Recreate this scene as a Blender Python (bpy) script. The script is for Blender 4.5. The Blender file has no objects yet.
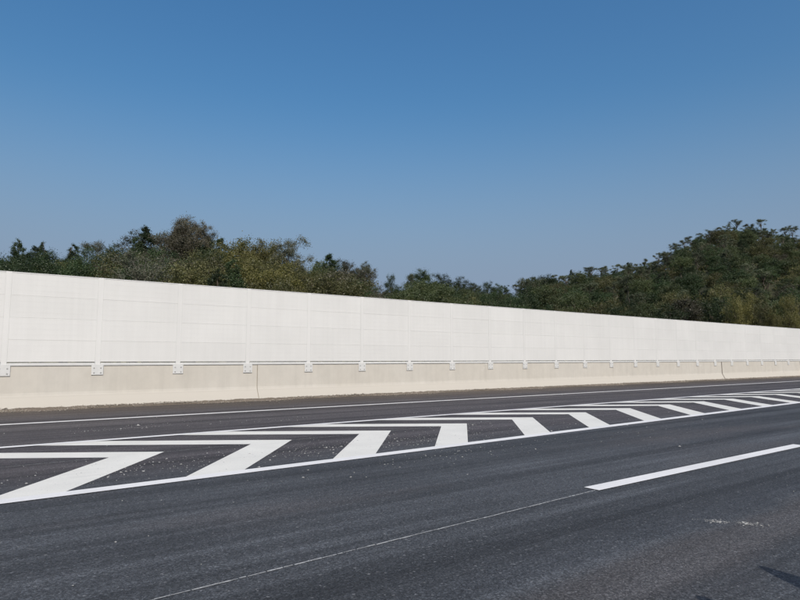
import bpy, bmesh, math, random
import numpy as np
from mathutils import Vector, Matrix

R = math.radians
S = bpy.context.scene
COL = S.collection

# ---------------------------------------------------------------- camera, sky, sun
# World frame: +X runs along the noise barrier, +Y goes across the road towards it, camera stands at the origin.
YAW, PITCH, EYE = R(53.34), R(5.57), 1.5
cam_data = bpy.data.cameras.new('camera')
cam = bpy.data.objects.new('camera', cam_data); COL.objects.link(cam)
cam.location = (0, 0, EYE)
cam.rotation_euler = (R(90) + PITCH, 0, YAW - R(90))
cam_data.sensor_width = 36; cam_data.lens = 27.0
cam_data.clip_end = 9000; cam_data.clip_start = 0.05
S.camera = cam

SUN_ELEV = R(43)
SUN_FROM = Vector((-0.35, -0.94, 0)).normalized()          # horizontal direction towards the sun
sun_vec = Vector((SUN_FROM.x*math.cos(SUN_ELEV), SUN_FROM.y*math.cos(SUN_ELEV), math.sin(SUN_ELEV)))
w = bpy.data.worlds.new('World'); S.world = w; w.use_nodes = True
nt = w.node_tree
for n in list(nt.nodes): nt.nodes.remove(n)
sky = nt.nodes.new('ShaderNodeTexSky'); sky.sky_type = 'NISHITA'; sky.sun_disc = False
sky.sun_elevation = SUN_ELEV
sky.sun_rotation = math.atan2(SUN_FROM.x, SUN_FROM.y)
sky.altitude = 0; sky.air_density = 1.5; sky.dust_density = 4.5; sky.ozone_density = 5.0
bg = nt.nodes.new('ShaderNodeBackground'); bg.inputs['Strength'].default_value = 0.14
ow = nt.nodes.new('ShaderNodeOutputWorld')
hs = nt.nodes.new('ShaderNodeHueSaturation'); hs.inputs['Saturation'].default_value = 1.3
nt.links.new(sky.outputs[0], hs.inputs['Color']); # pale haze band low over the horizon, the same all round
gz = nt.nodes.new('ShaderNodeTexCoord'); sz_ = nt.nodes.new('ShaderNodeSeparateXYZ'); mr = nt.nodes.new('ShaderNodeMapRange'); mr.interpolation_type = 'SMOOTHSTEP'
for i_, k_ in enumerate((.42, .04, 0.0, .92)): mr.inputs[i_+1].default_value = k_
hz = nt.nodes.new('ShaderNodeMix'); hz.data_type = 'RGBA'; hz.inputs[7].default_value = (1.94, 2.50, 3.62, 1)
nt.links.new(gz.outputs['Generated'], sz_.inputs[0]); nt.links.new(sz_.outputs[2], mr.inputs[0]); nt.links.new(mr.outputs[0], hz.inputs[0])
nt.links.new(hs.outputs[0], hz.inputs[6]); nt.links.new(hz.outputs[2], bg.inputs[0]); nt.links.new(bg.outputs[0], ow.inputs[0])
sl = bpy.data.lights.new('sun', 'SUN'); sl.energy = 3.45; sl.angle = R(0.5); sl.color = (1.0, 0.955, 0.895)
sun = bpy.data.objects.new('sun', sl); COL.objects.link(sun)
sun.rotation_euler = sun_vec.to_track_quat('Z', 'Y').to_euler()
S.view_settings.view_transform = 'Standard'; S.view_settings.look = 'None'
S.view_settings.exposure = -0.14; S.view_settings.gamma = 1.0
S.view_settings.use_curve_mapping = False

# ---------------------------------------------------------------- helpers
def link(name, me, parent=None, loc=None, rot=None):
    o = bpy.data.objects.new(name, me); COL.objects.link(o)
    if parent: o.parent = parent
    if loc is not None: o.location = loc
    if rot is not None: o.rotation_euler = rot
    return o

def tag(o, label=None, cat=None, group=None, kind=None):
    if label: o['label'] = label
    if cat: o['category'] = cat
    if group: o['group'] = group
    if kind: o['kind'] = kind
    return o

def mesh(name, verts, faces, mat=None, smooth=False):
    me = bpy.data.meshes.new(name)
    me.from_pydata([tuple(v) for v in verts], [], [tuple(f) for f in faces]); me.update()
    if mat: me.materials.append(mat)
    if smooth:
        for p in me.polygons: p.use_smooth = True
    return me

def quad_mesh(name, P, mat):
    """P: (n,4,3) array of loose quads"""
    n = len(P); me = bpy.data.meshes.new(name)
    me.vertices.add(n*4); me.vertices.foreach_set('co', P.reshape(-1).astype(np.float32))
    me.loops.add(n*4); me.loops.foreach_set('vertex_index', np.arange(n*4, dtype=np.int32))
    me.polygons.add(n); me.polygons.foreach_set('loop_start', np.arange(0, n*4, 4, dtype=np.int32))
    me.polygons.foreach_set('loop_total', np.full(n, 4, dtype=np.int32))
    me.update(calc_edges=True); me.materials.append(mat)
    return me

class MB:
    def __init__(s): s.bm = bmesh.new()
    def box(s, x0, x1, y0, y1, z0, z1, bevel=0):
        r = bmesh.ops.create_cube(s.bm, size=1)
        vs = r['verts']
        for v in vs:
            v.co = Vector((x0 if v.co.x < 0 else x1, y0 if v.co.y < 0 else y1, z0 if v.co.z < 0 else z1))
        if bevel:
            es = list({e for v in vs for e in v.link_edges})
            bmesh.ops.bevel(s.bm, geom=es, offset=bevel, segments=1, affect='EDGES')
    def tube(s, pts, rad, seg=6):
        rings = []
        for i, p in enumerate(pts):
            p = Vector(p)
            a = Vector(pts[max(i-1, 0)]); b = Vector(pts[min(i+1, len(pts)-1)])
            d = (b-a).normalized()
            ux = d.orthogonal().normalized(); uy = d.cross(ux)
            r = rad[i] if isinstance(rad, (list, tuple)) else rad
            rings.append([s.bm.verts.new(p + ux*r*math.cos(2*math.pi*k/seg) + uy*r*math.sin(2*math.pi*k/seg)) for k in range(seg)])
        for a, b in zip(rings, rings[1:]):
            for k in range(seg):
                try: s.bm.faces.new((a[k], a[(k+1) % seg], b[(k+1) % seg], b[k]))
                except ValueError: pass
        for r in (rings[0][::-1], rings[-1]):
            try: s.bm.faces.new(r)
            except ValueError: pass
    def lathe(s, prof, seg=24, c=(0, 0)):
        rings = [[s.bm.verts.new((c[0]+r*math.cos(2*math.pi*k/seg), c[1]+r*math.sin(2*math.pi*k/seg), z)) for k in range(seg)] for r, z in prof]
        for a, b in zip(rings, rings[1:]):
            for k in range(seg): s.bm.faces.new((a[k], a[(k+1) % seg], b[(k+1) % seg], b[k]))
        s.bm.faces.new(rings[0][::-1]); s.bm.faces.new(rings[-1])
    def me(s, name, mat, smooth=False):
        bmesh.ops.recalc_face_normals(s.bm, faces=s.bm.faces)
        m = bpy.data.meshes.new(name); s.bm.to_mesh(m); s.bm.free()
        m.materials.append(mat)
        if smooth:
            for p in m.polygons: p.use_smooth = True
        return m

class NT:
    """tiny node helper"""
    def __init__(s, name):
        s.m = bpy.data.materials.new(name); s.m.use_nodes = True; s.t = s.m.node_tree
        for n in list(s.t.nodes): s.t.nodes.remove(n)
        s.out = s.n('ShaderNodeOutputMaterial')
    def n(s, typ, **kw):
        n = s.t.nodes.new(typ)
        for k, v in kw.items(): setattr(n, k, v)
        return n
    def set(s, sock, v):
        if isinstance(v, bpy.types.NodeSocket): s.t.links.new(v, sock)
        elif v is not None: sock.default_value = v
    def coord(s, scale=(1, 1, 1), kind='obj'):
        mp = s.n('ShaderNodeMapping'); mp.inputs['Scale'].default_value = scale
        if kind == 'world': src = s.n('ShaderNodeNewGeometry').outputs['Position']
        else: src = s.n('ShaderNodeTexCoord').outputs['Object']
        s.set(mp.inputs['Vector'], src); return mp.outputs[0]
    def noise(s, vec, scale, detail=4, rough=.55, dist=0):
        n = s.n('ShaderNodeTexNoise'); s.set(n.inputs['Vector'], vec)
        n.inputs['Scale'].default_value = scale; n.inputs['Detail'].default_value = detail
        n.inputs['Roughness'].default_value = rough; n.inputs['Distortion'].default_value = dist
        return n.outputs[0]
    def voro(s, vec, scale, feature='F1', out='Distance'):
        n = s.n('ShaderNodeTexVoronoi', feature=feature); s.set(n.inputs['Vector'], vec)
        n.inputs['Scale'].default_value = scale
        return n.outputs[out]
    def ramp(s, fac, stops):
        n = s.n('ShaderNodeValToRGB'); s.set(n.inputs[0], fac)
        cr = n.color_ramp
        while len(cr.elements) < len(stops): cr.elements.new(1)
        for e, (p, c) in zip(cr.elements, stops):
            e.position = p; e.color = (c, c, c, 1) if isinstance(c, (int, float)) else (*c, 1)
        return n.outputs[0]
    def mix(s, fac, a, b, mode='MIX'):
        n = s.n('ShaderNodeMix', data_type='RGBA', blend_type=mode)
        s.set(n.inputs[0], fac)
        for i, v in ((6, a), (7, b)):
            if isinstance(v, tuple) and len(v) == 3: v = (*v, 1)
            s.set(n.inputs[i], v)
        return n.outputs[2]
    def math(s, op, a, b=0.0, clamp=False):
        n = s.n('ShaderNodeMath', operation=op, use_clamp=clamp); s.set(n.inputs[0], a); s.set(n.inputs[1], b)
        return n.outputs[0]
    def maprange(s, v, a, b, c=0.0, d=1.0):
        n = s.n('ShaderNodeMapRange'); n.interpolation_type = 'SMOOTHSTEP'
        s.set(n.inputs[0], v)
        for i, k in enumerate((a, b, c, d)): n.inputs[i+1].default_value = k
        return n.outputs[0]
    def sep(s, vec):
        n = s.n('ShaderNodeSeparateXYZ'); s.set(n.inputs[0], vec); return n.outputs
    def bsdf(s, color, rough=.8, bump=None, strength=.3, dist=.01, spec=.3, metal=0):
        b = s.n('ShaderNodeBsdfPrincipled')
        if isinstance(color, tuple) and len(color) == 3: color = (*color, 1)
        s.set(b.inputs['Base Color'], color); s.set(b.inputs['Roughness'], rough)
        b.inputs['Specular IOR Level'].default_value = spec; b.inputs['Metallic'].default_value = metal
        if bump is not None:
            bn = s.n('ShaderNodeBump'); s.set(bn.inputs['Height'], bump)
            bn.inputs['Strength'].default_value = strength; bn.inputs['Distance'].default_value = dist
            s.t.links.new(bn.outputs[0], b.inputs['Normal'])
        s.t.links.new(b.outputs[0], s.out.inputs[0]); return b

# ---------------------------------------------------------------- materials
def mat_asphalt():
    n = NT('asphalt')
    P = n.coord(kind='world')
    xyz = n.sep(P)
    wob = n.noise(n.coord((.02, .12, 1), 'world'), 1.0, 2)
    yy = n.math('ADD', xyz[1], n.math('MULTIPLY', n.math('SUBTRACT', wob, .5), .8))
    # newer bluish wearing course in the lane in front, browner and dustier course behind the hatched area
    zone = n.maprange(yy, 7.6, 9.4)
    base = n.mix(zone, (.052, .055, .059), (.061, .054, .055))
    dusty = n.maprange(yy, 17.2, 19.6)
    base = n.mix(n.math('MULTIPLY', dusty, .65), base, (.078, .060, .046))
    # rolled streaks along the lanes
    st = n.noise(n.coord((.035, 1.6, 1), 'world'), 1.0, 5, .6, .3)
    base = n.mix(1.0, base, n.ramp(st, [(.33, .54), (.5, 1.0), (.65, 1.45)]), 'MULTIPLY')
    st2 = n.noise(n.coord((.10, 5.5, 1), 'world'), 1.0, 4, .6, .2)
    base = n.mix(1.0, base, n.ramp(st2, [(.34, .72), (.52, 1.0), (.68, 1.28)]), 'MULTIPLY')
    # blotches
    bl = n.noise(P, .55, 5, .6)
    base = n.mix(1.0, base, n.ramp(bl, [(.3, .86), (.7, 1.14)]), 'MULTIPLY')
    brown = n.ramp(n.noise(n.coord((.12, .5, 1), 'world'), 1.0, 3), [(.52, 0.0), (.72, 1.0)])
    base = n.mix(n.math('MULTIPLY', brown, .5), base, (.098, .086, .082))
    # dusty wheel track and darker rolled seam beside it in the near lane
    tw = n.math('ADD', xyz[1], n.math('MULTIPLY', n.math('SUBTRACT', n.noise(n.coord((.5, .9, 1), 'world'), 1.0, 3), .5), .5))
    tr = n.math('MULTIPLY', n.maprange(tw, 2.1, 2.35), n.maprange(tw, 2.85, 2.6))
    base = n.mix(n.math('MULTIPLY', tr, .42), base, (.098, .086, .080))
    tr2 = n.math('MULTIPLY', n.maprange(tw, 2.75, 2.95), n.maprange(tw, 3.35, 3.05))
    base = n.mix(n.math('MULTIPLY', tr2, .45), base, (.034, .037, .042))
    # aggregate
    ag = n.voro(P, 84, out='Color'); agr = n.sep(ag)[0]
    base = n.mix(1.0, base, n.ramp(agr, [(.0, .42), (.45, .80), (.8, 1.15), (1.0, 1.75)]), 'MULTIPLY')
    fine = n.noise(P, 190, 3, .7)
    base = n.mix(1.0, base, n.ramp(fine, [(.32, .5), (.5, 1.0), (.68, 1.6)]), 'MULTIPLY')
    ag2 = n.sep(n.voro(P, 62, out='Color'))[1]
    base = n.mix(n.ramp(ag2, [(.985, 0.0), (.995, .5)]), base, (.22, .22, .22))
    h = n.math('ADD', n.voro(P, 75), n.math('MULTIPLY', fine, .8))
    n.bsdf(base, .82, h, .55, .006, spec=.35)
    return n.m

def mat_paint(name, col, wear=.5):
    n = NT(name); P = n.coord(kind='world')
    big = n.noise(P, 1.3, 5, .6)
    base = n.mix(1.0, col, n.ramp(big, [(.3, .93), (.7, 1.04)]), 'MULTIPLY')
    scuff = n.ramp(n.noise(n.coord((.5, 5, 1), 'world'), 1.0, 5, .7), [(.56, 0.0), (.72, .16)])
    base = n.mix(scuff, base, (.22, .21, .19))
    f = n.noise(P, 60, 4, .7)
    base = n.mix(1.0, base, n.ramp(f, [(.25, .82), (.5, 1.0)]), 'MULTIPLY')
    chips = n.math('MULTIPLY', n.ramp(n.noise(P, 38, 5, .75), [(.64, 0.0), (.70, 1.0)]), n.ramp(big, [(.45, 0.0), (.65, wear)]))
    base = n.mix(chips, base, (.09, .085, .08))
    n.bsdf(base, .6, f, .3, .004, spec=.35)
    return n.m

def mat_concrete():
    n = NT('cream_concrete'); P = n.coord(kind='world'); xyz = n.sep(P)
    base = n.mix(n.ramp(n.noise(P, .35, 4), [(.35, 0.0), (.7, 1.0)]), (.500, .468, .408), (.520, .491, .436))
    base = n.mix(1.0, base, n.ramp(n.noise(P, 2.2, 6, .65), [(.3, .95), (.7, 1.04)]), 'MULTIPLY')
    # vertical run stains
    rs = n.noise(n.coord((3.2, 3.2, .22), 'world'), 1.0, 5, .6)
    base = n.mix(1.0, base, n.ramp(rs, [(.32, .94), (.5, 1.0), (.72, 1.03)]), 'MULTIPLY')
    # pale lime blooms
    bloom = n.ramp(n.noise(P, 1.1, 6, .7, .4), [(.63, 0.0), (.72, .8)])
    base = n.mix(n.math('MULTIPLY', bloom, n.maprange(xyz[2], .85, 1.15)), base, (.80, .79, .75))
    # splash dirt at the foot
    dz = n.math('ADD', xyz[2], n.math('MULTIPLY', n.noise(P, 4.5, 5, .7), .22))
    base = n.mix(n.maprange(dz, .20, .11, 0, .8), base, (.30, .25, .19))
    toe = n.maprange(xyz[2], .46, .36, 0, .9)  # flared toe coloured darker to offset the extra sun its slope catches
    base = n.mix(toe, base, (.445, .415, .362))
    f = n.noise(P, 45, 5, .7)
    n.bsdf(base, .9, f, .25, .004, spec=.2)
    return n.m

def mat_panel():
    n = NT('white_panel_enamel'); P = n.coord(kind='world'); L = n.coord()
    rnd = n.n('ShaderNodeObjectInfo').outputs['Random']
    base = n.mix(rnd, (.612, .606, .580), (.632, .625, .599))
    st = n.noise(n.coord((7, 7, .35), 'world'), 1.0, 4, .6)
    base = n.mix(1.0, base, n.ramp(st, [(.3, .975), (.7, 1.015)]), 'MULTIPLY')
    base = n.mix(1.0, base, n.ramp(n.noise(P, .6, 4), [(.3, .965), (.7, 1.03)]), 'MULTIPLY')
    dots = n.voro(n.coord((1, .001, 1)), 45)
    base = n.mix(n.ramp(dots, [(.18, .10), (.30, 0.0)]), base, (.35, .35, .35))
    n.bsdf(base, .55, n.noise(P, 3, 2), .06, .02, spec=.35)
    return n.m

def mat_steel():
    n = NT('white_painted_steel'); P = n.coord(kind='world')
    base = n.mix(1.0, (.58, .578, .555), n.ramp(n.noise(P, 5, 5, .65), [(.3, .93), (.7, 1.04)]), 'MULTIPLY')
    n.bsdf(base, .5, spec=.4); return n.m

def mat_simple(name, col, rough=.8, var=.25, scale=8, spec=.3, metal=0):
    n = NT(name); P = n.coord(kind='world')
    base = n.mix(1.0, col, n.ramp(n.noise(P, scale, 5, .65), [(.3, 1-var), (.7, 1+var)]), 'MULTIPLY')
    n.bsdf(base, rough, n.noise(P, scale*3, 3), .3, .01, spec=spec, metal=metal); return n.m

def mat_leaf(name, a, b, c, back=.35):
    """a, b leaf greens; c the odd withered or fresh tone. Varies per leaf, per tree and per bough."""
    n = NT(name)
    isl = n.n('ShaderNodeNewGeometry').outputs['Random Per Island']
    obr = n.n('ShaderNodeObjectInfo').outputs['Random']
    col = n.mix(isl, a, b)
    bough = n.noise(n.coord((1, 1, 1)), .75, 3)
    col = n.mix(n.ramp(bough, [(.5, 0.0), (.68, .6)]), col, c)
    col = n.mix(1.0, col, n.ramp(obr, [(0.0, .62), (.5, 1.0), (1.0, 1.5)]), 'MULTIPLY')
    d = n.n('ShaderNodeBsdfDiffuse'); n.set(d.inputs[0], col)
    t = n.n('ShaderNodeBsdfTranslucent'); n.set(t.inputs[0], n.mix(1.0, col, (1.2, 1.25, .7), 'MULTIPLY'))
    g = n.n('ShaderNodeBsdfGlossy'); g.inputs['Roughness'].default_value = .5; g.inputs[0].default_value = (1, 1, 1, 1)
    m1 = n.n('ShaderNodeMixShader'); m1.inputs[0].default_value = back
    n.t.links.new(d.outputs[0], m1.inputs[1]); n.t.links.new(t.outputs[0], m1.inputs[2])
    m2 = n.n('ShaderNodeMixShader'); m2.inputs[0].default_value = .02
    n.t.links.new(m1.outputs[0], m2.inputs[1]); n.t.links.new(g.outputs[0], m2.inputs[2])
    n.t.links.new(m2.outputs[0], n.out.inputs[0])
    return n.m

M = dict(
    asphalt=mat_asphalt(),
    paint=mat_paint('white_road_paint', (.70, .675, .605)),
    paint_pink=mat_paint('bright_road_paint', (.725, .705, .675), .4),
    chalk=mat_simple('chalk_line', (.34, .34, .33), .9, .5, 30),
    concrete=mat_concrete(), panel=mat_panel(), steel=mat_steel(),
    bolt=mat_simple('galvanised_bolt', (.47, .46, .44), .5, .2, 20, .5, .6),
    joint=mat_simple('joint_filler', (.20, .18, .155), .9, .3, 12),
    pale_joint=mat_simple('pale_joint_mortar', (.27, .245, .20), .9, .2, 12),
    dirt=mat_simple('roadside_dirt', (.135, .112, .088), .95, .45, 22),
    stone=mat_simple('gravel_stone', (.27, .24, .20), .9, .6, 30),
    grit=mat_simple('pale_grit', (.34, .335, .315), .9, .3, 9),
    ground=mat_simple('soil_and_grass', (.085, .08, .045), .95, .4, .35),
    hill=mat_simple('forest_floor', (.035, .036, .018), .95, .45, .25),
    bark=mat_simple('dark_bark', (.085, .068, .052), .95, .35, 5),
    pale_bark=mat_simple('pale_bark', (.13, .115, .095), .9, .3, 4),
    cone=mat_simple('orange_plastic', (.72, .13, .03), .5, .08, 4, .5),
    cone_white=mat_simple('white_reflective_sleeve', (.8, .8, .8), .4, .05, 4, .5),
    rubber=mat_simple('black_rubber', (.03, .03, .03), .8, .2, 9),
    lf_dark=mat_leaf('dark_green_leaves', (.020, .036, .016), (.052, .078, .032), (.066, .076, .034)),
    lf_olive=mat_leaf('olive_leaves', (.055, .060, .026), (.128, .124, .050), (.128, .108, .054)),
    lf_yellow=mat_leaf('yellow_green_leaves', (.092, .090, .030), (.196, .176, .060), (.145, .136, .050)),
    lf_grey=mat_leaf('grey_green_leaves', (.055, .062, .044), (.120, .122, .088), (.105, .094, .070)),
    lf_euc=mat_leaf('blue_green_leaves', (.040, .054, .032), (.120, .134, .080), (.125, .122, .080)),
    lf_brown=mat_leaf('brownish_leaves', (.052, .050, .034), (.108, .098, .068), (.098, .082, .058)),
    lf_green=mat_leaf('mid_green_leaves', (.038, .054, .024), (.088, .108, .046), (.098, .102, .048)),
)

# ---------------------------------------------------------------- ground and road
WALL_Y = 20.66            # front face of the concrete above its toe
def sheet(name, x0, x1, y0, y1, z, mat, parent=None, kind=None):
    o = link(name, mesh(name, [(x0, y0, z), (x1, y0, z), (x1, y1, z), (x0, y1, z)], [(0, 1, 2, 3)], mat), parent)
    if kind: o['kind'] = kind
    return o
sheet('ground', -4000, 4000, -4000, 4000, -.06, M['ground'], kind='structure')
road = sheet('road', -150, 320, -14, 20.62, 0, M['asphalt'], kind='structure')

def strip(name, pts, z, mat, wob=0):
    me = mesh(name, [(x, y, z) for x, y in pts], [tuple(range(len(pts)))], mat)
    return link(name, me, road)
def line(name, x0, x1, f, wdt, z, mat, step=1.5, rag=.004):
    """painted line following y=f(x), edges very slightly uneven"""
    rnd = random.Random(hash(name) % 7 + int(x0*10)); n = max(2, int((x1-x0)/step)); vs = []; fs = []
    for i in range(n+1):
        x = x0+(x1-x0)*i/n
        vs += [(x, f(x)-wdt/2+rnd.uniform(-rag, rag), z), (x, f(x)+wdt/2+rnd.uniform(-rag, rag), z)]
        if i: fs.append((2*i-2, 2*i, 2*i+1, 2*i-1))
    return link(name, mesh(name, vs, fs, mat), road)

line('edge_line', -60, 200, lambda x: 16.45, .21, .009, M['paint_pink'])
GU = 12.28
lowf = lambda x: 7.66+.036*x
kinkf = lambda x: 10.1+.03*x
line('gore_line', -40, 120, lambda x: GU, .19, .009, M['paint_pink'])
line('gore_line', -40, 60, lowf, .235, .009, M['paint_pink'])
def broken(x0, x1, f, wdt, z):
    rn_ = random.Random(3); vs, fs = [], []; x = x0
    while x < x1:
        L_ = rn_.uniform(.02, .14); w_ = wdt*rn_.uniform(.4, 1.0); o_ = rn_.uniform(-.003, .003); e = min(x+L_, x1)
        b_ = len(vs); vs += [(x, f(x)-w_/2+o_, z), (e, f(e)-w_/2+o_, z), (e, f(e)+w_/2+o_, z), (x, f(x)+w_/2+o_, z)]
        fs.append((b_, b_+1, b_+2, b_+3)); x = e+rn_.choice([0, .002, .004, .012])
    link('chalk_line', mesh('chalk_line', vs, fs, M['chalk']), road)
broken(-20, 30, kinkf, .016, .0025)
broken(-6, 6.0, lambda x: 4.0+.052*x, .019, .003)
kinks = [2.84+2.32*i for i in range(-7, 0)] + [2.84, 5.14, 7.45, 9.66, 12.01, 14.3, 16.56, 18.95] + [18.95+2.34*i for i in range(1, 16)]
slopes = {0: .73, 1: .80, 2: .85, 3: .92, 4: .92, 5: .98, 6: .98}
for i, uk in enumerate(kinks):
    k = i-7; s = .72 if k < 0 else slopes.get(k, 1.0)
    a = 1.50
    vk = kinkf(uk); vl = lowf(uk-2)
    top = GU
    if vk > GU-.1: continue
    x = -.19/(s+a)
    pts = [(uk, vk), (uk-a*(top-vk), top), (uk-a*(top-vk)-.96, top), (uk+s*x-.77, vk+x),
           (uk-s*(vk-vl)-.77, vl), (uk-s*(vk-vl), vl)]
    strip('chevron_stripe', pts, .005, M['paint'])
for x0 in (-24, -9.0, 6.0, 21, 36, 51):
    line('lane_dash', x0, x0+5.9, lambda x: 4.37, .205, .009, M['paint_pink'], 1.0, .003)
# a lighter paint spatter
# ---------------------------------------------------------------- concrete barrier
bar = link('concrete_barrier', None, loc=(0, WALL_Y, 0))
tag(bar, 'long cream concrete barrier with flared foot running under the white panels', 'barrier')
prof = [(-.21, -.05), (-.21, .05), (-.19, .075), (-.105, .24), (-.04, .36), (-.012, .43), (0, .50), (.012, 1.262), (.03, 1.28), (.40, 1.28), (.42, 1.262), (.42, -.05)]
joints = [-32.0, -12.0, .95, 8.93, 43.75, 54.0, 66.0, 78.0, 92.0, 106.0, 122.0]
for a, b in zip(joints, joints[1:]):
    n = max(1, int((b-a)/2)); vs = []; fs = []; rnd = random.Random(int(a*10))
    g = .006 if a not in (8.93, 43.75) else .012
    for i in range(n+1):
        xx = a+g+(b-a-2*g)*i/n
        dy = rnd.uniform(-.004, .004)
        vs += [(xx, y+dy, z) for y, z in prof]
        if i:
            o1 = (i-1)*len(prof); o2 = i*len(prof); L = len(prof)
            fs += [(o1+k, o2+k, o2+(k+1) % L, o1+(k+1) % L) for k in range(L)]
    L = len(prof); fs.append(tuple(range(L))); fs.append(tuple(n*L+k for k in range(L))[::-1])
    me = mesh('barrier_segment', vs, fs, M['concrete'])
    bm = bmesh.new(); bm.from_mesh(me); bmesh.ops.recalc_face_normals(bm, faces=bm.faces); bm.to_mesh(me); bm.free()
    link('barrier_segment', me, bar)
for xj in joints[1:-1]:
    wj = .02 if xj in (8.93, 43.75) else .006
    if xj == 43.75: wj = .10
    off = -.012 if xj in (8.93, 43.75) else .012
    vs = []; L = len(prof)
    for xx in (xj-wj/2, xj+wj/2): vs += [(xx, y+(off if y < .3 else -.02), z+(.003 if z > 1.2 else 0)) for y, z in prof]
    fs = [(k, L+k, L+(k+1) % L, (k+1) % L) for k in range(L)]+[tuple(range(L)), tuple(range(L, 2*L))[::-1]]
    me = mesh('joint_strip', vs, fs, M['joint'] if xj != 8.93 else M['pale_joint'])
    link('joint_strip', me, bar)

# ---------------------------------------------------------------- noise barrier
nb = link('noise_barrier', None, loc=(0, WALL_Y, 1.28))
tag(nb, 'tall white noise barrier of stacked metal panels between posts on the concrete', 'noise barrier')
SP = 2.448; U0 = 1.21
TOP = 4.03-1.28
ph = (TOP-.03-.118)/4
def panel_mesh():
    """louvred sheet cassette: raised rim, recessed face with three shallow pressed ribs"""
    W = SP-.152; H = ph-.0015; me = MB()
    me.box(0, W, .010, .085, 0, H, .0015)                     # body
    me.box(.002, W-.002, .0088, .0095, H-.03, H-.001)            # top lip
    me.box(.002, W-.002, .0088, .0095, .001, .028)               # bottom lip
    for k in range(1, 4): me.box(.06, W-.06, .0085, .0097, H*k/4-.010, H*k/4+.010)
    return me.me('panel', M['panel'])
pm = panel_mesh()
q = MB(); q.box(-.075, .075, .0085, .012, 0, TOP, .002); q.box(-.006, .006, .012, .12, 0, TOP); q.box(-.075, .075, .12, .132, 0, TOP, .002)
post_me = q.me('post', M['panel'])
q = MB(); q.box(-.17, .17, -.019, -.007, -.285, .045, .004); q.box(-.08, .08, -.0065, -.0015, -.1, .043)
plate_me = q.me('bracket_plate', M['steel'])
q = MB(); q.tube([(0, 0, 0), (0, -.014, 0)], .015, 6); q.tube([(0, 0, 0), (0, -.004, 0)], .024, 8); bolt_me = q.me('bolt', M['bolt'])
q = MB()
for sx in (-1, 1):
    for zz in (-.07, -.22): q.tube([(sx*.095, -.019, zz), (sx*.095, -.062, zz)], .02, 6)
bolts_me = q.me('bolt_set', M['bolt'])
q = MB(); q.box(0, SP-.155, -.014, .06, .0, .088, .008)
rail_me = q.me('bottom_rail', M['steel'])
q = MB(); q.box(0, SP-.155, .006, .10, 0, .026, .003)
cap_me = q.me('top_cap', M['steel'])
N0, N1 = -6, 48
rnd = random.Random(4)
for i in range(N0, N1+1):
    x = U0+i*SP
    p = link('post', post_me, nb, (x, 0, 0))
    pl = link('bracket_plate', plate_me, p)
    if -1 <= i <= 14:
        for sx in (-1, 1):
            for zz in (-.07, -.22): link('bolt', bolt_me, p, (sx*.095, -.019, zz))
    if i == N1: break
    link('bottom_rail', rail_me, nb, (x+.0775, 0, .002))
    link('top_cap', cap_me, nb, (x+.0775, 0, TOP-.028))
    for k in range(4):
        link('panel', pm, nb, (x+.076, rnd.uniform(-.0012, .0012), .117+k*ph), (0, 0, 0))

# ---------------------------------------------------------------- debris at the barrier foot
rs = np.random.RandomState(5)
def stones(name, P, Srad, mat):
    """many small irregular tetra/octa pebbles joined"""
    n = len(P)
    octa = np.array([(1, 0, 0), (0, 1, 0), (-1, 0, 0), (0, -1, 0), (.2, .1, .45), (0, 0, -.5)], float)
    V = octa[None]*Srad[:, None, None]*rs.uniform(.6, 1.3, (n, 6, 1))
    an = rs.uniform(0, 6.28, n); c, s = np.cos(an), np.sin(an)
    X = V[..., 0]*c[:, None]-V[..., 1]*s[:, None]; Y = V[..., 0]*s[:, None]+V[..., 1]*c[:, None]
    V = np.stack([X, Y, V[..., 2]], -1)+P[:, None, :]
    F = np.array([(0, 1, 4), (1, 2, 4), (2, 3, 4), (3, 0, 4), (1, 0, 5), (2, 1, 5), (3, 2, 5), (0, 3, 5)])
    F = (F[None]+6*np.arange(n)[:, None, None]).reshape(-1, 3)
    me = bpy.data.meshes.new(name); me.vertices.add(n*6); me.vertices.foreach_set('co', V.reshape(-1).astype(np.float32))
    m = len(F); me.loops.add(m*3); me.loops.foreach_set('vertex_index', F.reshape(-1).astype(np.int32))
    me.polygons.add(m); me.polygons.foreach_set('loop_start', np.arange(0, m*3, 3, dtype=np.int32))
    me.polygons.foreach_set('loop_total', np.full(m, 3, dtype=np.int32)); me.update(calc_edges=True)
    me.materials.append(mat); return me
n = 26000
px = rs.uniform(-15, 75, n); k = rs.rand(n)
wid = .20+.14*np.sin(px*.9)+.08*np.sin(px*2.7+1)
py = WALL_Y-.17-np.abs(rs.normal(0, 1, n))*np.clip(wid, .08, .5)*.75
sz = rs.gamma(2.0, .005, n)+.005
P = np.stack([px, py, sz*.25+.088*np.exp(-(WALL_Y-.17-py)/.11)+.004], -1)
tag(link('gravel', stones('gravel', P, sz, M['stone'])), 'loose brown gravel and dirt along the foot of the concrete barrier', 'gravel', kind='stuff')
# dirt fillet with ragged edge
vs, fs = [], []; nn = 700
for i in range(nn+1):
    x = -15+95*i/nn
    w1 = .16+.09*math.sin(x*.9)+.05*math.sin(x*2.7+1)+rs.uniform(-.035, .035)
    vs += [(x, WALL_Y-.17, .085+rs.uniform(-.014, .014)), (x, WALL_Y-.20-w1*.5, .035+rs.uniform(0, .012)), (x, WALL_Y-.20-w1-.06, .001)]
    if i: b = 3*i; fs += [(b-3, b-2, b+1, b), (b-2, b-1, b+2, b+1)]
o = link('dirt_strip', mesh('dirt_strip', vs, fs, M['dirt']), road)
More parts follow.
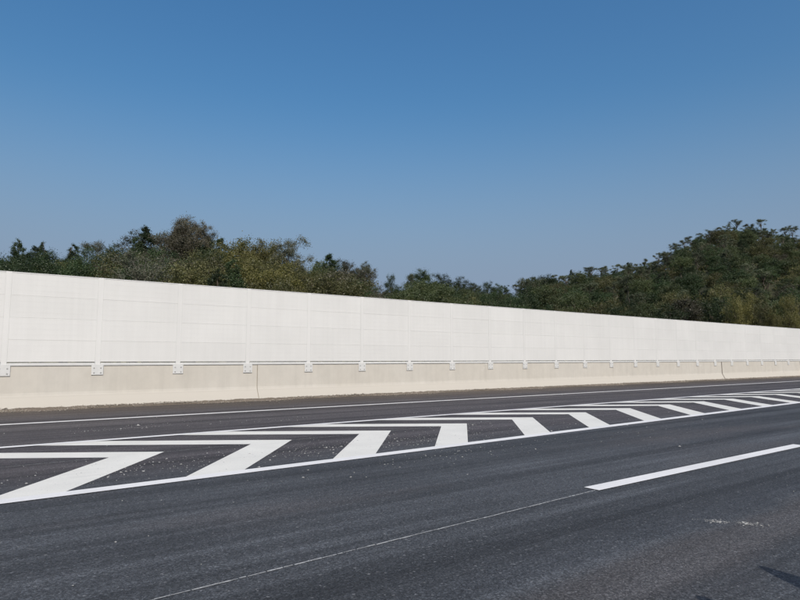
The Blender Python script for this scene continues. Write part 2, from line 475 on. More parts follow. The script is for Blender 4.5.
# pale grit scattered on the hatched area and lanes
cl = [(2.6, 8.9, .9, .5, 150), (1.4, 9.0, .7, .5, 80), (4.9, 8.9, 1.4, .35, 220), (6.9, 8.7, 1.2, .5, 170), (5.2, 9.8, 1.2, .4, 60), (8.0, 9.0, 1.5, .6, 130), (6.4, 7.2, 1.0, .3, 90),
      (10.5, 9.2, 1.5, .5, 80), (9.3, 10.2, .5, .12, 60), (3.7, 14.6, 1.0, .35, 60), (3.1, 14.0, .55, .07, 60), (6.6, 13.9, .7, .25, 60), (13, 13.7, 2.5, .35, 110), (11.0, 7.0, 1.8, .4, 60), (17, 9.5, 3, .6, 60), (3.5, 6.9, .7, .3, 25), (20, 9, 4, 2, 50)]
PP, SS = [], []
for cx, cy, sx, sy, m in cl:
    m = int(m*1.5); PP.append(np.stack([rs.normal(cx, sx, m), rs.normal(cy, sy, m), np.full(m, .003)], -1)); SS.append(rs.gamma(1.3, .0036, m)+.0025)
m = 700
PP.append(np.stack([rs.uniform(0, 30, m), rs.uniform(1.5, 20, m), np.full(m, .003)], -1)); SS.append(rs.gamma(1.3, .0028, m)+.0025)
# whitish spill in the near lane
m = 330; t = rs.normal(0, 1, m)
PP.append(np.stack([5.84+t*.05+.04*np.sign(t)+rs.normal(0, .03, m), 2.74-t*.075-.05*np.sign(t)+rs.normal(0, .03, m), np.full(m, .001)], -1)); SS.append(rs.gamma(1.5, .0019, m)+.0015)
tag(link('grit', stones('grit', np.concatenate(PP), np.concatenate(SS), M['grit'])), 'pale grit and paint crumbs scattered over the hatched asphalt', 'grit', kind='stuff')

# ---------------------------------------------------------------- traffic cones just outside the frame, their shadow tips fall into it
def ground_from(pxl, pyl):
    a = (pxl-400)/600; b = (300-pyl)/600
    dy = math.cos(PITCH)-b*math.sin(PITCH); dz = math.sin(PITCH)+b*math.cos(PITCH)
    t = -EYE/dz; X, Y = a*t, dy*t
    return Vector((X*math.sin(YAW)+Y*math.cos(YAW), -X*math.cos(YAW)+Y*math.sin(YAW), 0))
def cone(tip_shadow, label):
    H = 1.0; base = tip_shadow+SUN_FROM*(H/math.tan(SUN_ELEV))
    r = link('traffic_cone', None, loc=(base.x, base.y, 0))
    tag(r, label, 'traffic cone', 'traffic cones on the near lane')
    q = MB(); q.box(-.24, .24, -.24, .24, .002, .03, .008); link('base', q.me('base', M['rubber']), r)
    q = MB(); q.lathe([(.20, .028), (.192, .06), (.142, .42)], 28); q.lathe([(.112, .62), (.075, .82), (.035, .98), (.024, 1.0)], 28)
    link('cone_body', q.me('cone_body', M['cone'], True), r)
    q = MB(); q.lathe([(.1425, .418), (.1125, .622)], 28); link('reflective_sleeve', q.me('reflective_sleeve', M['cone_white'], True), r)
cone(ground_from(762, 567), 'orange traffic cone on the near lane, farther of two, shadow tip in view')
cone(ground_from(700, 597), 'orange traffic cone on the near lane, nearer of two')

# ---------------------------------------------------------------- hills
# camera-bearing frame (X right, Y ahead) used for siting the terrain and trees
sY, cY = math.sin(YAW), math.cos(YAW)
def to_world(X, Y): return X*sY+Y*cY, -X*cY+Y*sY
BEAR = np.array([-900, -500, -200, 0, 100, 200, 300, 360, 430, 500, 560, 600, 650, 700, 730, 765, 800, 850, 950, 1100, 1400, 2200], float)
RH = np.array([2, 5, 8.0, 8.6, 9.6, 10.6, 9.4, 10.8, 14.6, 17.5, 23, 27.3, 33.3, 47.3, 54.8, 57.8, 53.3, 55, 51, 44, 22, 4.0])
RD = np.array([95, 95, 95, 95, 95, 95, 105, 120, 150, 190, 215, 230, 250, 270, 280, 290, 290, 290, 290, 290, 290, 290.])
RF = np.array([34, 34, 34, 34, 36, 38, 42, 46, 54, 64, 70, 76, 80, 85, 88, 92, 96, 100, 110, 120, 140, 160.])
def smooth(t): t = np.clip(t, 0, 1); return t*t*(3-2*t)
def bump(X, Y): return .9*np.sin(X*.11+1)*np.cos(Y*.083)+.6*np.sin(X*.23+Y*.19)+.35*np.sin(X*.51-Y*.37)
def height(X, Y):
    b = 400+600*X/np.maximum(Y, 1)
    h = np.interp(b, BEAR, RH); d = np.interp(b, BEAR, RD); f = np.interp(b, BEAR, RF)
    t = (Y-f)/(d-f)
    up = np.where(t < 0, 0, np.where(t < 1, .55*np.clip(t, 0, 1)+.45*smooth(t), 1))
    back = 1-smooth((Y-d)/(d*1.2))
    return h*up*back-.5+.5*smooth(t*4)+bump(X, Y)*smooth(t*3)*np.clip(h/20, .3, 1.2)
nb_, nd_ = 260, 150
bs = np.concatenate([np.linspace(-900, -50, 60), np.linspace(-40, 900, 150), np.linspace(920, 2200, 50)])
ts = np.linspace(0, 1, nd_)
vs = np.zeros((nb_, nd_, 3))
for i, b in enumerate(bs):
    d = np.interp(b, BEAR, RD); f = np.interp(b, BEAR, RF)
    Y = f-2+(d*2.25-f)*ts**1.3; X = (b-400)/600*Y
    wx, wy = to_world(X, Y); vs[i, :, 0] = wx; vs[i, :, 1] = wy; vs[i, :, 2] = height(X, Y)
vv = vs.reshape(-1, 3)
I, J = np.meshgrid(np.arange(nb_-1), np.arange(nd_-1), indexing='ij'); a = (I*nd_+J).ravel()
hill = link('hill', mesh('hill', vv.tolist(), np.stack([a, a+nd_, a+nd_+1, a+1], -1).tolist(), M['hill'], True)); hill['kind'] = 'structure'

# ---------------------------------------------------------------- trees
def leaves(C, Rr, per, size, seed, flat=1.0, shell=.55, droop=0):
    """leaf quads scattered in clumps: C centres (n,3), Rr radii (n,), per = leaves per clump (n,)"""
    r = np.random.RandomState(seed)
    idx = np.repeat(np.arange(len(C)), per); n = len(idx)
    d = r.normal(size=(n, 3)); d /= np.linalg.norm(d, axis=1)[:, None]
    rad = Rr[idx]*np.minimum(r.rayleigh(.54, n), 1.5)
    pos = C[idx]+d*rad[:, None]*np.array([1, 1, flat])
    pos += .35*np.stack([np.sin(pos[:, 1]*2.3+seed), np.sin(pos[:, 2]*2.9+seed), .7*np.sin(pos[:, 0]*2.6+seed)], -1)*Rr[idx][:, None]
    nrm = d*.7+r.normal(size=(n, 3))*.75+np.array([0, 0, .35]); nrm /= np.linalg.norm(nrm, axis=1)[:, None]
    t = np.cross(nrm, r.normal(size=(n, 3))); t /= np.linalg.norm(t, axis=1)[:, None]
    if droop: t[:, 2] -= droop; t /= np.linalg.norm(t, axis=1)[:, None]
    b = np.cross(nrm, t)
    s = size*r.uniform(.55, 1.35, n)[:, None]
    return np.stack([pos-t*s*.5, pos-b*s*.28+t*s*.05, pos+t*s*.5, pos+b*s*.28], 1)

def limb(q, a, b, r0, r1, rn, seg=5, n=4):
    a = Vector(a); b = Vector(b); L = (b-a).length; pts = []
    for i in range(n+1):
        t = i/n; p = a.lerp(b, t)
        if 0 < i < n: p += Vector((rn.uniform(-1, 1), rn.uniform(-1, 1), rn.uniform(-.3, .8)))*L*.07
        pts.append(p)
    q.tube(pts, [r0+(r1-r0)*i/n for i in range(n+1)], seg)

def make_tree(kind, seed, hq=True):
    rn = random.Random(seed); f = 3.6 if hq else 1.9; ls = .46 if hq else .66
    q = MB(); C, RR = [], []
    if kind in ('broad', 'olive', 'yellow', 'round'):
        H = 10; tb = .16; W = {'broad': 3.4, 'olive': 3.6, 'yellow': 3.3, 'round': 3.0}[kind]
        cz, hz = 6.0, 3.7
        lean = (rn.uniform(-.5, .5), rn.uniform(-.5, .5))
        limb(q, (0, 0, -.4), (lean[0], lean[1], 6.5), .24, .09, rn, 7, 6)
        for k in range(70):
            ph_ = rn.uniform(0, 6.28); z = rn.uniform(-1, 1); rr = math.sqrt(1-z*z); m = rn.uniform(.45, 1.0)
            lump = 1+.22*math.sin(ph_*2+seed)+.14*math.sin(ph_*3.0+z*4+seed*2)
            c = (lean[0]+math.cos(ph_)*rr*W*m*lump, lean[1]+math.sin(ph_)*rr*W*m*lump, cz+z*hz*m*(1+.12*math.sin(ph_*3+seed)))
            C.append(c); RR.append(rn.uniform(.5, 1.25))
            if k % 5 == 0: limb(q, (lean[0]*.6, lean[1]*.6, 3.0+rn.uniform(0, 2.2)), c, .07, .015, rn, 4, 3)
        per = int(72*f); size = .36*ls; flat = .8; shell = .15; droop = 0
    elif kind == 'euc':          # tall bare trunk, tiered umbrella-shaped tufts with sky between
        H = 12; lean = (rn.uniform(-.8, .8), rn.uniform(-.8, .8))
        limb(q, (0, 0, -.4), (lean[0], lean[1], 9.6), .20, .06, rn, 6, 7)
        for k in range(24):
            t = rn.uniform(.36, 1); ph_ = rn.uniform(0, 6.28); rr = rn.uniform(.5, 2.9)*(1.25-.55*t)
            z = 3.4+t*7.6+rn.uniform(-.3, .5)
            c = (lean[0]*t+math.cos(ph_)*rr, lean[1]*t+math.sin(ph_)*rr, z)
            C.append(c); RR.append(rn.uniform(.55, 1.1))
            limb(q, (lean[0]*t*.8, lean[1]*t*.8, max(2.5, z-2.4)), (c[0], c[1], c[2]-.2), .06, .018, rn, 4, 4)
        per = int(130*f); size = .34*ls; flat = .68; shell = .3; droop = .5
    elif kind == 'open':         # large rounded crown of many small tufts with holes
        lean = (rn.uniform(-.5, .5), rn.uniform(-.5, .5))
        for j in range(3): limb(q, (0, 0, -.4), (rn.uniform(-1.2, 1.2), rn.uniform(-1.2, 1.2), 8.6), .17, .05, rn, 6, 6)
        for k in range(60):
            ph_ = rn.uniform(0, 6.28); z = rn.uniform(-1, 1); rr = math.sqrt(1-z*z); m = rn.uniform(.35, 1.0)
            c = (lean[0]+math.cos(ph_)*rr*3.1*m, lean[1]+math.sin(ph_)*rr*3.1*m, 7.6+z*4.2*m)
            C.append(c); RR.append(rn.uniform(.4, 1.0))
            if k % 2 == 0: limb(q, (0, 0, max(2.0, c[2]-2.4)), c, .05, .012, rn, 4, 4)
        per = int(100*f); size = .30*ls; flat = .75; shell = .15; droop = .2
    elif kind == 'flat':         # bare stem forking into a flat-topped parasol crown
        lean = (rn.uniform(-.9, .9), rn.uniform(-.9, .9))
        limb(q, (0, 0, -.4), (lean[0]*.6, lean[1]*.6, 8.0), .17, .09, rn, 6, 6)
        for k in range(15):
            ph_ = rn.uniform(0, 6.28); rr = 2.7*math.sqrt(rn.random())
            z = 10.6-.14*rr*rr+rn.uniform(-.5, .3)
            if k > 11: z -= rn.uniform(1.2, 2.8); rr *= .7
            c = (lean[0]+math.cos(ph_)*rr, lean[1]+math.sin(ph_)*rr, z)
            C.append(c); RR.append(rn.uniform(.5, .95))
            limb(q, (lean[0]*.6, lean[1]*.6, z-2.9), (c[0], c[1], c[2]-.2), .07, .02, rn, 4, 4)
        per = int(110*f); size = .34*ls; flat = .5; shell = .2; droop = .3
    elif kind == 'wispy':        # thin, half-bare crown of fine twigs
        lean = (rn.uniform(-.5, .5), rn.uniform(-.5, .5))
        limb(q, (0, 0, -.4), (lean[0], lean[1], 8.6), .17, .04, rn, 6, 6)
        for k in range(34):
            ph_ = rn.uniform(0, 6.28); t = rn.uniform(.35, 1); rr = rn.uniform(.8, 3.0)*math.sin(min(1, t)*2.6)
            c = (lean[0]*t+math.cos(ph_)*rr, lean[1]*t+math.sin(ph_)*rr, 2.6+t*7.6)
            C.append(c); RR.append(rn.uniform(.35, .8))
            limb(q, (lean[0]*t*.8, lean[1]*t*.8, max(2.0, c[2]-2.6)), c, .05, .012, rn, 4, 4)
            for j in range(3):
                limb(q, c, (c[0]+rn.uniform(-.8, .8), c[1]+rn.uniform(-.8, .8), c[2]+rn.uniform(.1, .9)), .016, .006, rn, 3, 2)
        per = int(60*f); size = .30*ls; flat = .8; shell = .2; droop = .3
    elif kind == 'pine':         # dense, ragged cone with tiers
        limb(q, (0, 0, -.4), (rn.uniform(-.3, .3), rn.uniform(-.3, .3), 10.6), .22, .03, rn, 7, 6)
        for k in range(120):
            t = rn.random()**.95; ph_ = rn.uniform(0, 6.28)
            rr = (1-t)**.75*2.7*rn.uniform(.3, 1.05)*(1+.2*math.sin(t*26+seed))+.05
            c = (math.cos(ph_)*rr, math.sin(ph_)*rr, 2.2+t*8.6)
            C.append(c); RR.append(rn.uniform(.42, .75)*(1.1-.6*t))
            if k % 3 == 0: limb(q, (0, 0, c[2]-.3), c, .05, .012, rn, 4, 2)
        per = int(60*f); size = .30*ls; flat = .8; shell = .3; droop = 0
    elif kind == 'shrub':
        for k in range(7): limb(q, (0, 0, -.2), (rn.uniform(-1.6, 1.6), rn.uniform(-1.6, 1.6), rn.uniform(1.5, 3)), .05, .012, rn, 4, 3)
        for k in range(22):
            ph_ = rn.uniform(0, 6.28); z = rn.uniform(.0, 1); rr = math.sqrt(1-z*z)*2.3*rn.uniform(.4, 1)
            C.append((math.cos(ph_)*rr, math.sin(ph_)*rr, .7+z*2.7)); RR.append(rn.uniform(.45, .85))
        per = int(110*f); size = .30*ls; flat = .75; shell = .35; droop = 0
    C = np.array(C); RR = np.array(RR); pr = np.maximum(8, (per*(RR/RR.mean())**2)).astype(int)
    Q = leaves(C, RR, pr, size, seed, flat, shell, droop)
    return q, Q

KIND = {  # name, geometry kind, leaf, bark
    'broadleaf_tree': ('broad', 'lf_dark', 'bark'), 'olive_tree': ('olive', 'lf_olive', 'bark'),
    'yellow_tree': ('yellow', 'lf_yellow', 'bark'), 'green_tree': ('round', 'lf_green', 'bark'),
    'eucalyptus_tree': ('euc', 'lf_euc', 'pale_bark'), 'grey_tree': ('wispy', 'lf_grey', 'pale_bark'), 'brown_tree': ('open', 'lf_brown', 'bark'),
    'domed_tree': ('open', 'lf_grey', 'bark'), 'parasol_tree': ('flat', 'lf_euc', 'bark'), 'brownish_tree': ('broad', 'lf_brown', 'bark'),
    'pine_tree': ('pine', 'lf_dark', 'bark'), 'shrub': ('shrub', 'lf_olive', 'bark'), 'grey_shrub': ('shrub', 'lf_grey', 'bark'), 'yellow_shrub': ('shrub', 'lf_yellow', 'bark'),
}
PROTO = {}; TOPS = {}
def proto(name, var, hq):
    key = (name, var, hq)
    if key not in PROTO:
        kd, lf, bk = KIND[name]
        q, Q = make_tree(kd, 17*var+len(name)*3+5, hq)
        TOPZ = float(np.percentile(Q[..., 2], 99.3))
        PROTO[key] = (q.me('trunk', M[bk], True), quad_mesh('crown', Q, M[lf]))
        TOPS[PROTO[key][1].name] = TOPZ
    return PROTO[key]
SIMPLE = {'domed_tree': 'eucalyptus_tree', 'parasol_tree': 'eucalyptus_tree', 'grey_shrub': 'shrub', 'yellow_shrub': 'shrub', 'brownish_tree': 'brown_tree'}
def put(name, X, Y, h, wd, label, group, seed, hq=True, sink=0.0):
    """h: height in metres, wd: width factor"""
    tr, cr = proto(name, seed % 3, hq)
    base_h = TOPS[cr.name]
    wx, wy = to_world(X, Y); z = float(height(np.array([X]), np.array([Y]))[0])-sink
    s = h/base_h
    nm = SIMPLE.get(name, name)
    r = link(nm, None, loc=(wx, wy, z)); r.rotation_euler = (0, 0, (seed*2.399) % 6.283); r.scale = (s*wd, s*wd, s)
    tag(r, label, 'shrub' if 'shrub' in name else 'tree', group)
    link('trunk', tr, r); link('crown', cr, r)
    return r
def top_at(name, bx, ytop, Y, wd, label, group, seed, hq=True):
    """a tree at bearing bx whose top reaches the sighted elevation, standing Y metres ahead"""
    X = (bx-400)/600*Y
    z = float(height(np.array([X]), np.array([Y]))[0]); h = EYE+(358.5-ytop)/600*Y-z
    if h < 2: h = 2
    return put(name, X, Y, h, wd, label, group, seed, hq)

GL = 'trees behind the noise barrier on the left'
L = [  # kind, bearing, top, distance, width, label
 ('pine_tree', 12, 241, 95, .95, 'dark green pine at the left edge of the skyline'),
 ('pine_tree', 32, 247, 98, 1.3, 'broad dark pine, second from the left edge of the skyline'),
 ('pine_tree', 38, 243, 94, .8, 'small pointed dark pine tip third from the left edge'),
 ('broadleaf_tree', 22, 252, 90, 1.1, 'dense dark broadleaf tree between the two leftmost pines'),
 ('broadleaf_tree', 52, 252, 90, 1.1, 'dense dark tree right of the three leftmost pines'),
 ('pine_tree', 70, 245, 95, 1.1, 'dark pine left of the middle gap in the left tree line'),
 ('broadleaf_tree', 82, 248, 92, 1.1, 'dark rounded tree behind the olive shrubs on the left'),
 ('grey_tree', 97, 240, 96, 1.0, 'thin grey-green tree with two small tufts above the left tree line'),
 ('broadleaf_tree', 108, 246, 90, 1.0, 'dark tree just left of the wispy half-bare tree'),
 ('grey_tree', 130, 231, 98, 1.1, 'wispy half-bare tree left of the dark pine peak'),
 ('pine_tree', 143, 227, 92, 1.3, 'tall very dark pine left of the biggest brownish tree'),
 ('pine_tree', 133, 238, 90, 1.1, 'lower dark pine shoulder beside the tall very dark pine'),
 ('grey_tree', 160, 233, 93, 1.1, 'grey open tree between the tall dark pine and the biggest tree'),
 ('brown_tree', 182, 214, 94, .82, 'biggest tree of the skyline, open brownish crown with sky holes'),
 ('brown_tree', 175, 222, 92, .8, 'brownish open tree tucked against the left side of the biggest tree'),
 ('brown_tree', 195, 223, 92, .75, 'brownish open tree leaning right of the biggest tree'),
 ('brownish_tree', 178, 236, 90, 1.0, 'dense brownish tree below the biggest skyline tree'),
 ('broadleaf_tree', 197, 238, 92, .9, 'dark dense tree filling the gap right below the biggest tree'),
 ('pine_tree', 207, 240, 92, 1.1, 'dark green pine right of the biggest tree, left of its pair'),
 ('pine_tree', 218, 239, 90, 1.3, 'dark green pine right of the biggest tree, right of its pair'),
 ('green_tree', 212, 250, 84, 1.0, 'mid green tree below the pair of dark pines'),
 ('olive_tree', 241, 240, 86, 1.1, 'olive green tree, left top of the yellowish clump'),
 ('yellow_tree', 254, 241, 84, 1.1, 'tall olive yellow tree in the middle of the yellowish clump'),
 ('yellow_tree', 243, 254, 80, .8, 'yellowish leafy tree low in the yellowish clump, left one'),
 ('yellow_tree', 266, 247, 84, 1.1, 'olive yellow tree sloping down right side of the yellowish clump'),
 ('grey_tree', 262, 242, 93, .9, 'grey twiggy tree top rising behind the yellowish clump'),
 ('domed_tree', 284, 239, 82, .95, 'eucalyptus with domed open crown right of the yellowish clump'),
 ('grey_tree', 292, 258, 90, 1.0, 'grey-green tree at the foot of the domed eucalyptus'),
 ('yellow_tree', 270, 262, 76, .8, 'small yellow tree low between the olive tree and domed eucalyptus'),
 ('pine_tree', 316, 262, 100, .9, 'small dark tree left of the bright green conifer'),
 ('green_tree', 325, 262, 98, .9, 'green tree below the bright green conifer'),
 ('pine_tree', 329, 255, 98, 1.5, 'bright dark-green conifer with twin top, mid skyline'),
 ('domed_tree', 347, 259, 102, .9, 'grey open-crowned tree, left one of the grey pair'),
 ('domed_tree', 366, 262, 104, .8, 'grey open-crowned tree, right one of the grey pair'),
 ('brownish_tree', 356, 272, 98, 1.0, 'dull brownish tree below the grey pair'),
 ('broadleaf_tree', 391, 275, 118, .55, 'tiny round dark tree standing alone above the scrub'),
 ('eucalyptus_tree', 412, 274, 140, .8, 'small eucalyptus left of the round dark bush crown'),
 ('broadleaf_tree', 423, 270, 145, 1.2, 'dark round-headed tree where the skyline starts falling to the right'),
 ('broadleaf_tree', 443, 274, 150, 1.1, 'dark round tree right of the round-headed tree'),
 ('broadleaf_tree', 460, 277, 155, 1.1, 'dark round tree in the low middle skyline, left of its neighbour'),
 ('green_tree', 474, 283, 160, 1.0, 'green round tree in the low middle skyline'),
 ('broadleaf_tree', 488, 282, 170, 1.0, 'dark tree in the lowest middle part of the skyline'),
 ('broadleaf_tree', 498, 284, 175, .9, 'dark small tree at the lowest dip of the skyline'),
 ('parasol_tree', 517, 284, 190, 1.2, 'pale eucalyptus first right of the lowest dip of the skyline'),
 ('parasol_tree', 529, 285, 190, 1.1, 'pale eucalyptus second right of the lowest dip of the skyline'),
 ('parasol_tree', 545, 279, 195, 1.3, 'flat-topped eucalyptus with sky under its crown, left one'),
 ('parasol_tree', 559, 277, 200, 1.1, 'flat-topped eucalyptus with sky under its crown, right one'),
 ('pine_tree', 573, 270, 205, 1.1, 'pointed dark tree at the foot of the hill skyline'),
 ('parasol_tree', 592, 266, 210, 1.4, 'wide flat-topped eucalyptus standing above the hill foot'),
 ('parasol_tree', 603, 268, 215, 1.0, 'small flat-topped eucalyptus on the lower hill skyline'),
 ('parasol_tree', 619, 264, 222, 1.0, 'lone eucalyptus tuft on the lower hill skyline'),
 ('eucalyptus_tree', 680, 242, 258, 1.2, 'round-tufted eucalyptus midway up the hill skyline'),
 ('parasol_tree', 697, 235, 266, 1.1, 'eucalyptus pair midway up the hill skyline'),
 ('eucalyptus_tree', 714, 228, 272, 1.0, 'round eucalyptus crown high on the hill skyline'),
 ('parasol_tree', 743, 218, 283, 1.1, 'thin flat eucalyptus poking above the hilltop, left one'),
 ('parasol_tree', 767, 217, 287, 1.0, 'thin eucalyptus poking above the hilltop, right one'),
 ('parasol_tree', 791, 226, 288, 1.1, 'eucalyptus with dark tuft right of the hilltop saddle'),
 ('parasol_tree', 634, 262, 236, 0.8, 'small flat eucalyptus on the ridge right of the lone tuft'),
 ('eucalyptus_tree', 647, 258, 244, 0.8, 'rounded eucalyptus on the lower third of the hill ridge'),
 ('parasol_tree', 661, 252, 252, 0.8, 'flat eucalyptus on the ridge below the round-tufted one'),
 ('parasol_tree', 688, 238, 262, 0.8, 'flat eucalyptus between the round-tufted one and the ridge pair'),
 ('parasol_tree', 705, 232, 269, 0.8, 'small flat eucalyptus right of the ridge pair'),
 ('parasol_tree', 724, 226, 278, 0.9, 'flat eucalyptus just left of the thin ones above the hilltop'),
 ('parasol_tree', 733, 223, 281, 0.8, 'close-set flat eucalyptus left shoulder of the hilltop'),
 ('parasol_tree', 755, 222, 286, 0.9, 'flat eucalyptus between the two thin ones above the hilltop'),
 ('eucalyptus_tree', 779, 227, 288, 0.8, 'low eucalyptus in the saddle right of the hilltop'),
 ('parasol_tree', 799, 224, 288, 0.9, 'flat eucalyptus at the very right edge of the skyline'),
 # in front of the hill at the right
 ('yellow_tree', 742, 293, 104, .62, 'bright yellow-green tree above the barrier, left one of two'),
 ('yellow_tree', 789, 296, 104, .5, 'yellow-green tree above the barrier near the right edge'),
 ('olive_tree', 759, 302, 103, .55, 'narrow olive tree between the two yellow-green trees'),
 ('yellow_tree', 774, 308, 102, .5, 'lower yellow-green tree left of the rightmost yellow-green tree'),
 ('grey_tree', 722, 300, 120, 1.2, 'grey twiggy tree left of the bright yellow-green tree'),
 ('brownish_tree', 800, 305, 112, 1.0, 'dull brownish tree at the right edge above the barrier'),
]
for i, (k, bx, yt, Y, wd, lab) in enumerate(L):
    top_at(k, bx, yt, Y, wd, lab, GL if bx < 400 else 'trees on the hill skyline', i*5+1, True)

# rank and file of the woods: rows stepping up the slope
placed = []
def free(X, Y, d):
    for a, b in placed:
        if (a-X)**2+(b-Y)**2 < d*d: return False
    placed.append((X, Y)); return True
rw = random.Random(11)
FL = {
 'broadleaf_tree': 'dark green broadleaf tree in the wood behind the barrier',
 'olive_tree': 'olive green tree in the wood behind the barrier',
 'green_tree': 'mid green round tree in the wood behind the barrier',
 'pine_tree': 'dark pointed tree in the wood behind the barrier',
 'brownish_tree': 'dull brownish tree in the wood behind the barrier',
 'brown_tree': 'open brownish tree in the wood behind the barrier',
 'grey_tree': 'grey twiggy tree in the wood behind the barrier',
 'eucalyptus_tree': 'slender eucalyptus in the wood behind the barrier',
 'yellow_tree': 'yellow-green tree in the wood behind the barrier',
}
FL['parasol_tree'] = 'flat-topped eucalyptus in the wood behind the barrier'
HL = {k: v.replace('in the wood behind the barrier', 'on the wooded hillside at the right') for k, v in FL.items()}
def pick(ws):
    t = rw.random()*sum(w for _, w in ws)
    for k, w in ws:
        t -= w
        if t <= 0: return k
    return ws[-1][0]
count = 0
# left and middle woods
for _ in range(2600):
    b = rw.uniform(-120, 520); f = np.interp(b, BEAR, RF); d = np.interp(b, BEAR, RD)
    t = rw.random()**.8; Y = f+8+(d-f-10)*t; X = (b-400)/600*Y
    if not free(X, Y, 3.3+1.3*t+(b > 380)*.9): continue
    z = float(height(np.array([X]), np.array([Y]))[0])
    sky_y = np.interp(b, [-120, 0, 60, 100, 150, 230, 270, 300, 340, 375, 430, 480, 520], [248, 249, 253, 250, 240, 245, 250, 264, 263, 281, 277, 287, 290])
    lim = EYE+(358.5-sky_y-(rw.uniform(7, 20) if b < 400 else rw.uniform(4, 12)))/600*Y-z
    h = min(rw.uniform(7, 12.5) if b < 400 else rw.uniform(6, 10.5), lim)
    if h < 3.2: continue
    if b < 60: k = pick([('broadleaf_tree', 4), ('pine_tree', 3), ('green_tree', 1), ('olive_tree', 1)])
    elif b < 205: k = pick([('broadleaf_tree', 3), ('olive_tree', 4 if 60 < b else 2), ('brownish_tree', 1.3 if b > 60 else .5), ('green_tree', 2.5), ('pine_tree', .8), ('grey_tree', .25)])
    elif b < 232: k = pick([('broadleaf_tree', 4), ('green_tree', 2), ('pine_tree', 2)])
    elif b < 282: k = pick([('olive_tree', 5), ('yellow_tree', 4)])
    elif b < 310: k = pick([('olive_tree', 3), ('broadleaf_tree', 3), ('green_tree', 2)])
    elif b < 400: k = pick([('olive_tree', 4), ('brownish_tree', 1.6), ('green_tree', 2), ('grey_tree', .4), ('broadleaf_tree', 1.5)])
    else: k = pick([('broadleaf_tree', 5), ('green_tree', 3), ('olive_tree', 3), ('eucalyptus_tree', 1)])
    zone = ('at the far left end' if b < 60 else 'left of the tall dark pine' if b < 130 else 'below the biggest brownish tree' if b < 215 else 'around the yellowish clump' if b < 280
            else 'below the domed eucalyptus' if b < 315 else 'below the grey pair' if b < 385 else 'below the round-headed trees' if b < 450 else 'in the low middle of the skyline')
    zone = zone if b > -2 else 'beyond the left edge'
    put(k, X, Y, h, rw.uniform(.9, 1.25)*(1.15 if h < 6 else 1), FL[k].replace('in the wood behind the barrier', 'in the wood '+zone), k.replace('_', ' ')+'s in the wood '+zone, rw.randrange(999), Y < 120)
    count += 1
hc = 0
for _ in range(9000):
    b = rw.uniform(505, 850); f = np.interp(b, BEAR, RF); d = np.interp(b, BEAR, RD)
    Y = f+22+(d-f-18)*rw.random(); X = (b-400)/600*Y
    t = (Y-f)/(d-f)
    if not free(X, Y, 5.2+.8*rw.random()): continue
    up = np.clip((t-.45)*2, 0, 1)
    k = pick([('broadleaf_tree', 4), ('green_tree', 3-1.5*up), ('olive_tree', 2.2-up), ('brownish_tree', .35), ('eucalyptus_tree', .8+3*up), ('parasol_tree', .3+3.2*up), ('pine_tree', .6)])
    h = rw.uniform(6.2, 8.6)*(1.1 if k in ('eucalyptus_tree', 'parasol_tree') else 1)*(1-.2*np.clip((t-.7)*4, 0, 1))
    row = 'at the foot' if t < .38 else 'halfway up' if t < .62 else 'high up' if t < .85 else 'on the crest'
    side = 'the low left flank of the hill' if b < 600 else 'the middle flank of the hill' if b < 690 else 'the main hilltop' if b < 770 else 'the right end of the hill'
    zone = row+' of '+side if row == 'at the foot' else row+' '+side if row != 'on the crest' else 'on the crest of '+side
    put(k, X, Y, h, rw.uniform(.95, 1.25), HL[k].replace('on the wooded hillside at the right', zone), k.replace('_', ' ')+'s '+zone, rw.randrange(999), False)
    hc += 1
print('filler trees', count, hc)
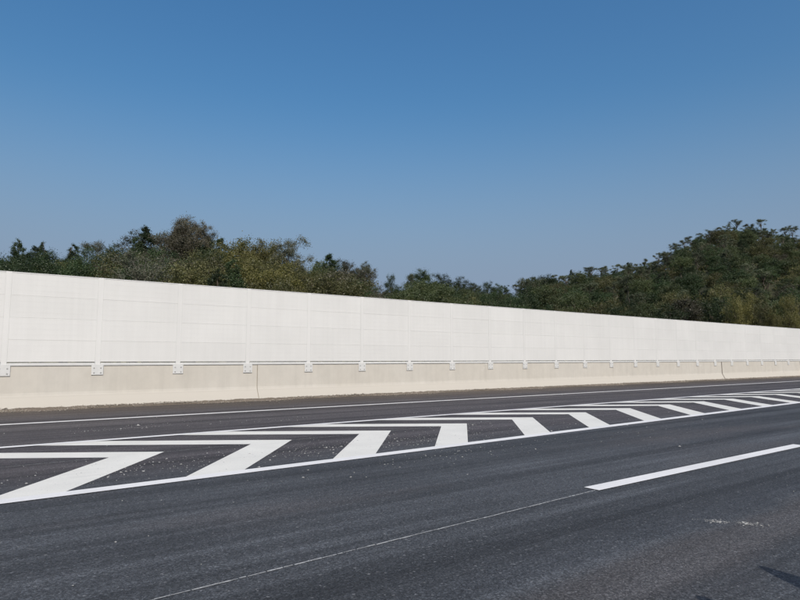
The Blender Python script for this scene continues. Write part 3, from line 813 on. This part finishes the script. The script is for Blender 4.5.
# shrubs along the front of the wood, seen just above the barrier
ns = 0
for _ in range(500):
    b = rw.uniform(-60, 830); f = np.interp(b, BEAR, RF); d = np.interp(b, BEAR, RD)
    Y = f+rw.uniform(6, 20)+(d-f)*.10; X = (b-400)/600*Y
    if not free(X, Y, 3.6): continue
    k = pick([('shrub', 4), ('grey_shrub', 2), ('yellow_shrub', .7)])
    zone = ('left of the biggest brownish tree' if b < 165 else 'below the yellowish clump' if b < 290 else 'below the grey pair of trees' if b < 400 else 'under the low middle skyline' if b < 520 else 'at the hill foot' if b < 690 else 'beside the yellow-green trees')
    lab = {'shrub': 'olive brown shrub ', 'grey_shrub': 'grey-green shrub ', 'yellow_shrub': 'yellowish shrub '}[k]+'just above the barrier '+zone
    put(k, X, Y, rw.uniform(3.0, 4.8), rw.uniform(1, 1.3), lab, k.replace('_', ' ')+'s above the barrier '+zone, rw.randrange(999), True); ns += 1
print('shrubs', ns)

# undergrowth: leafy mass covering the slopes between the trunks (nobody could count it)
rr = np.random.RandomState(8)
def scatter(n, b0, b1, t0, t1):
    b = rr.uniform(b0, b1, n); f = np.interp(b, BEAR, RF); d = np.interp(b, BEAR, RD)
    Y = f+(d*1.12-f)*(t0+(t1-t0)*rr.rand(n)); X = (b-400)/600*Y
    wx, wy = to_world(X, Y); return np.stack([wx, wy, height(X, Y)], -1)
C = scatter(5200, -200, 950, .05, 1.0); C[:, 2] += rr.uniform(.2, 1.2, len(C))
Rr_ = rr.uniform(.7, 1.7, len(C))
Q = leaves(C, Rr_, np.full(len(C), 22), .7, 3, .7, .5)
tag(link('undergrowth', quad_mesh('undergrowth', Q, M['lf_olive'])), 'dense olive undergrowth covering the slopes under the trees', 'undergrowth', kind='stuff')
# far woods outside the picture's edges, one mass
C2 = np.concatenate([scatter(3000, -880, -130, .1, 1.0), scatter(6000, 860, 1900, .15, 1.0)])
C2[:, 2] += rr.uniform(1.5, 7.5, len(C2))
Q = leaves(C2, rr.uniform(1.6, 3.0, len(C2)), np.full(len(C2), 26), 1.1, 4, .8, .5)
tag(link('far_wood', quad_mesh('far_wood', Q, M['lf_dark'])), 'dark far wood carrying on past both sides of the hill', 'wood', kind='stuff')
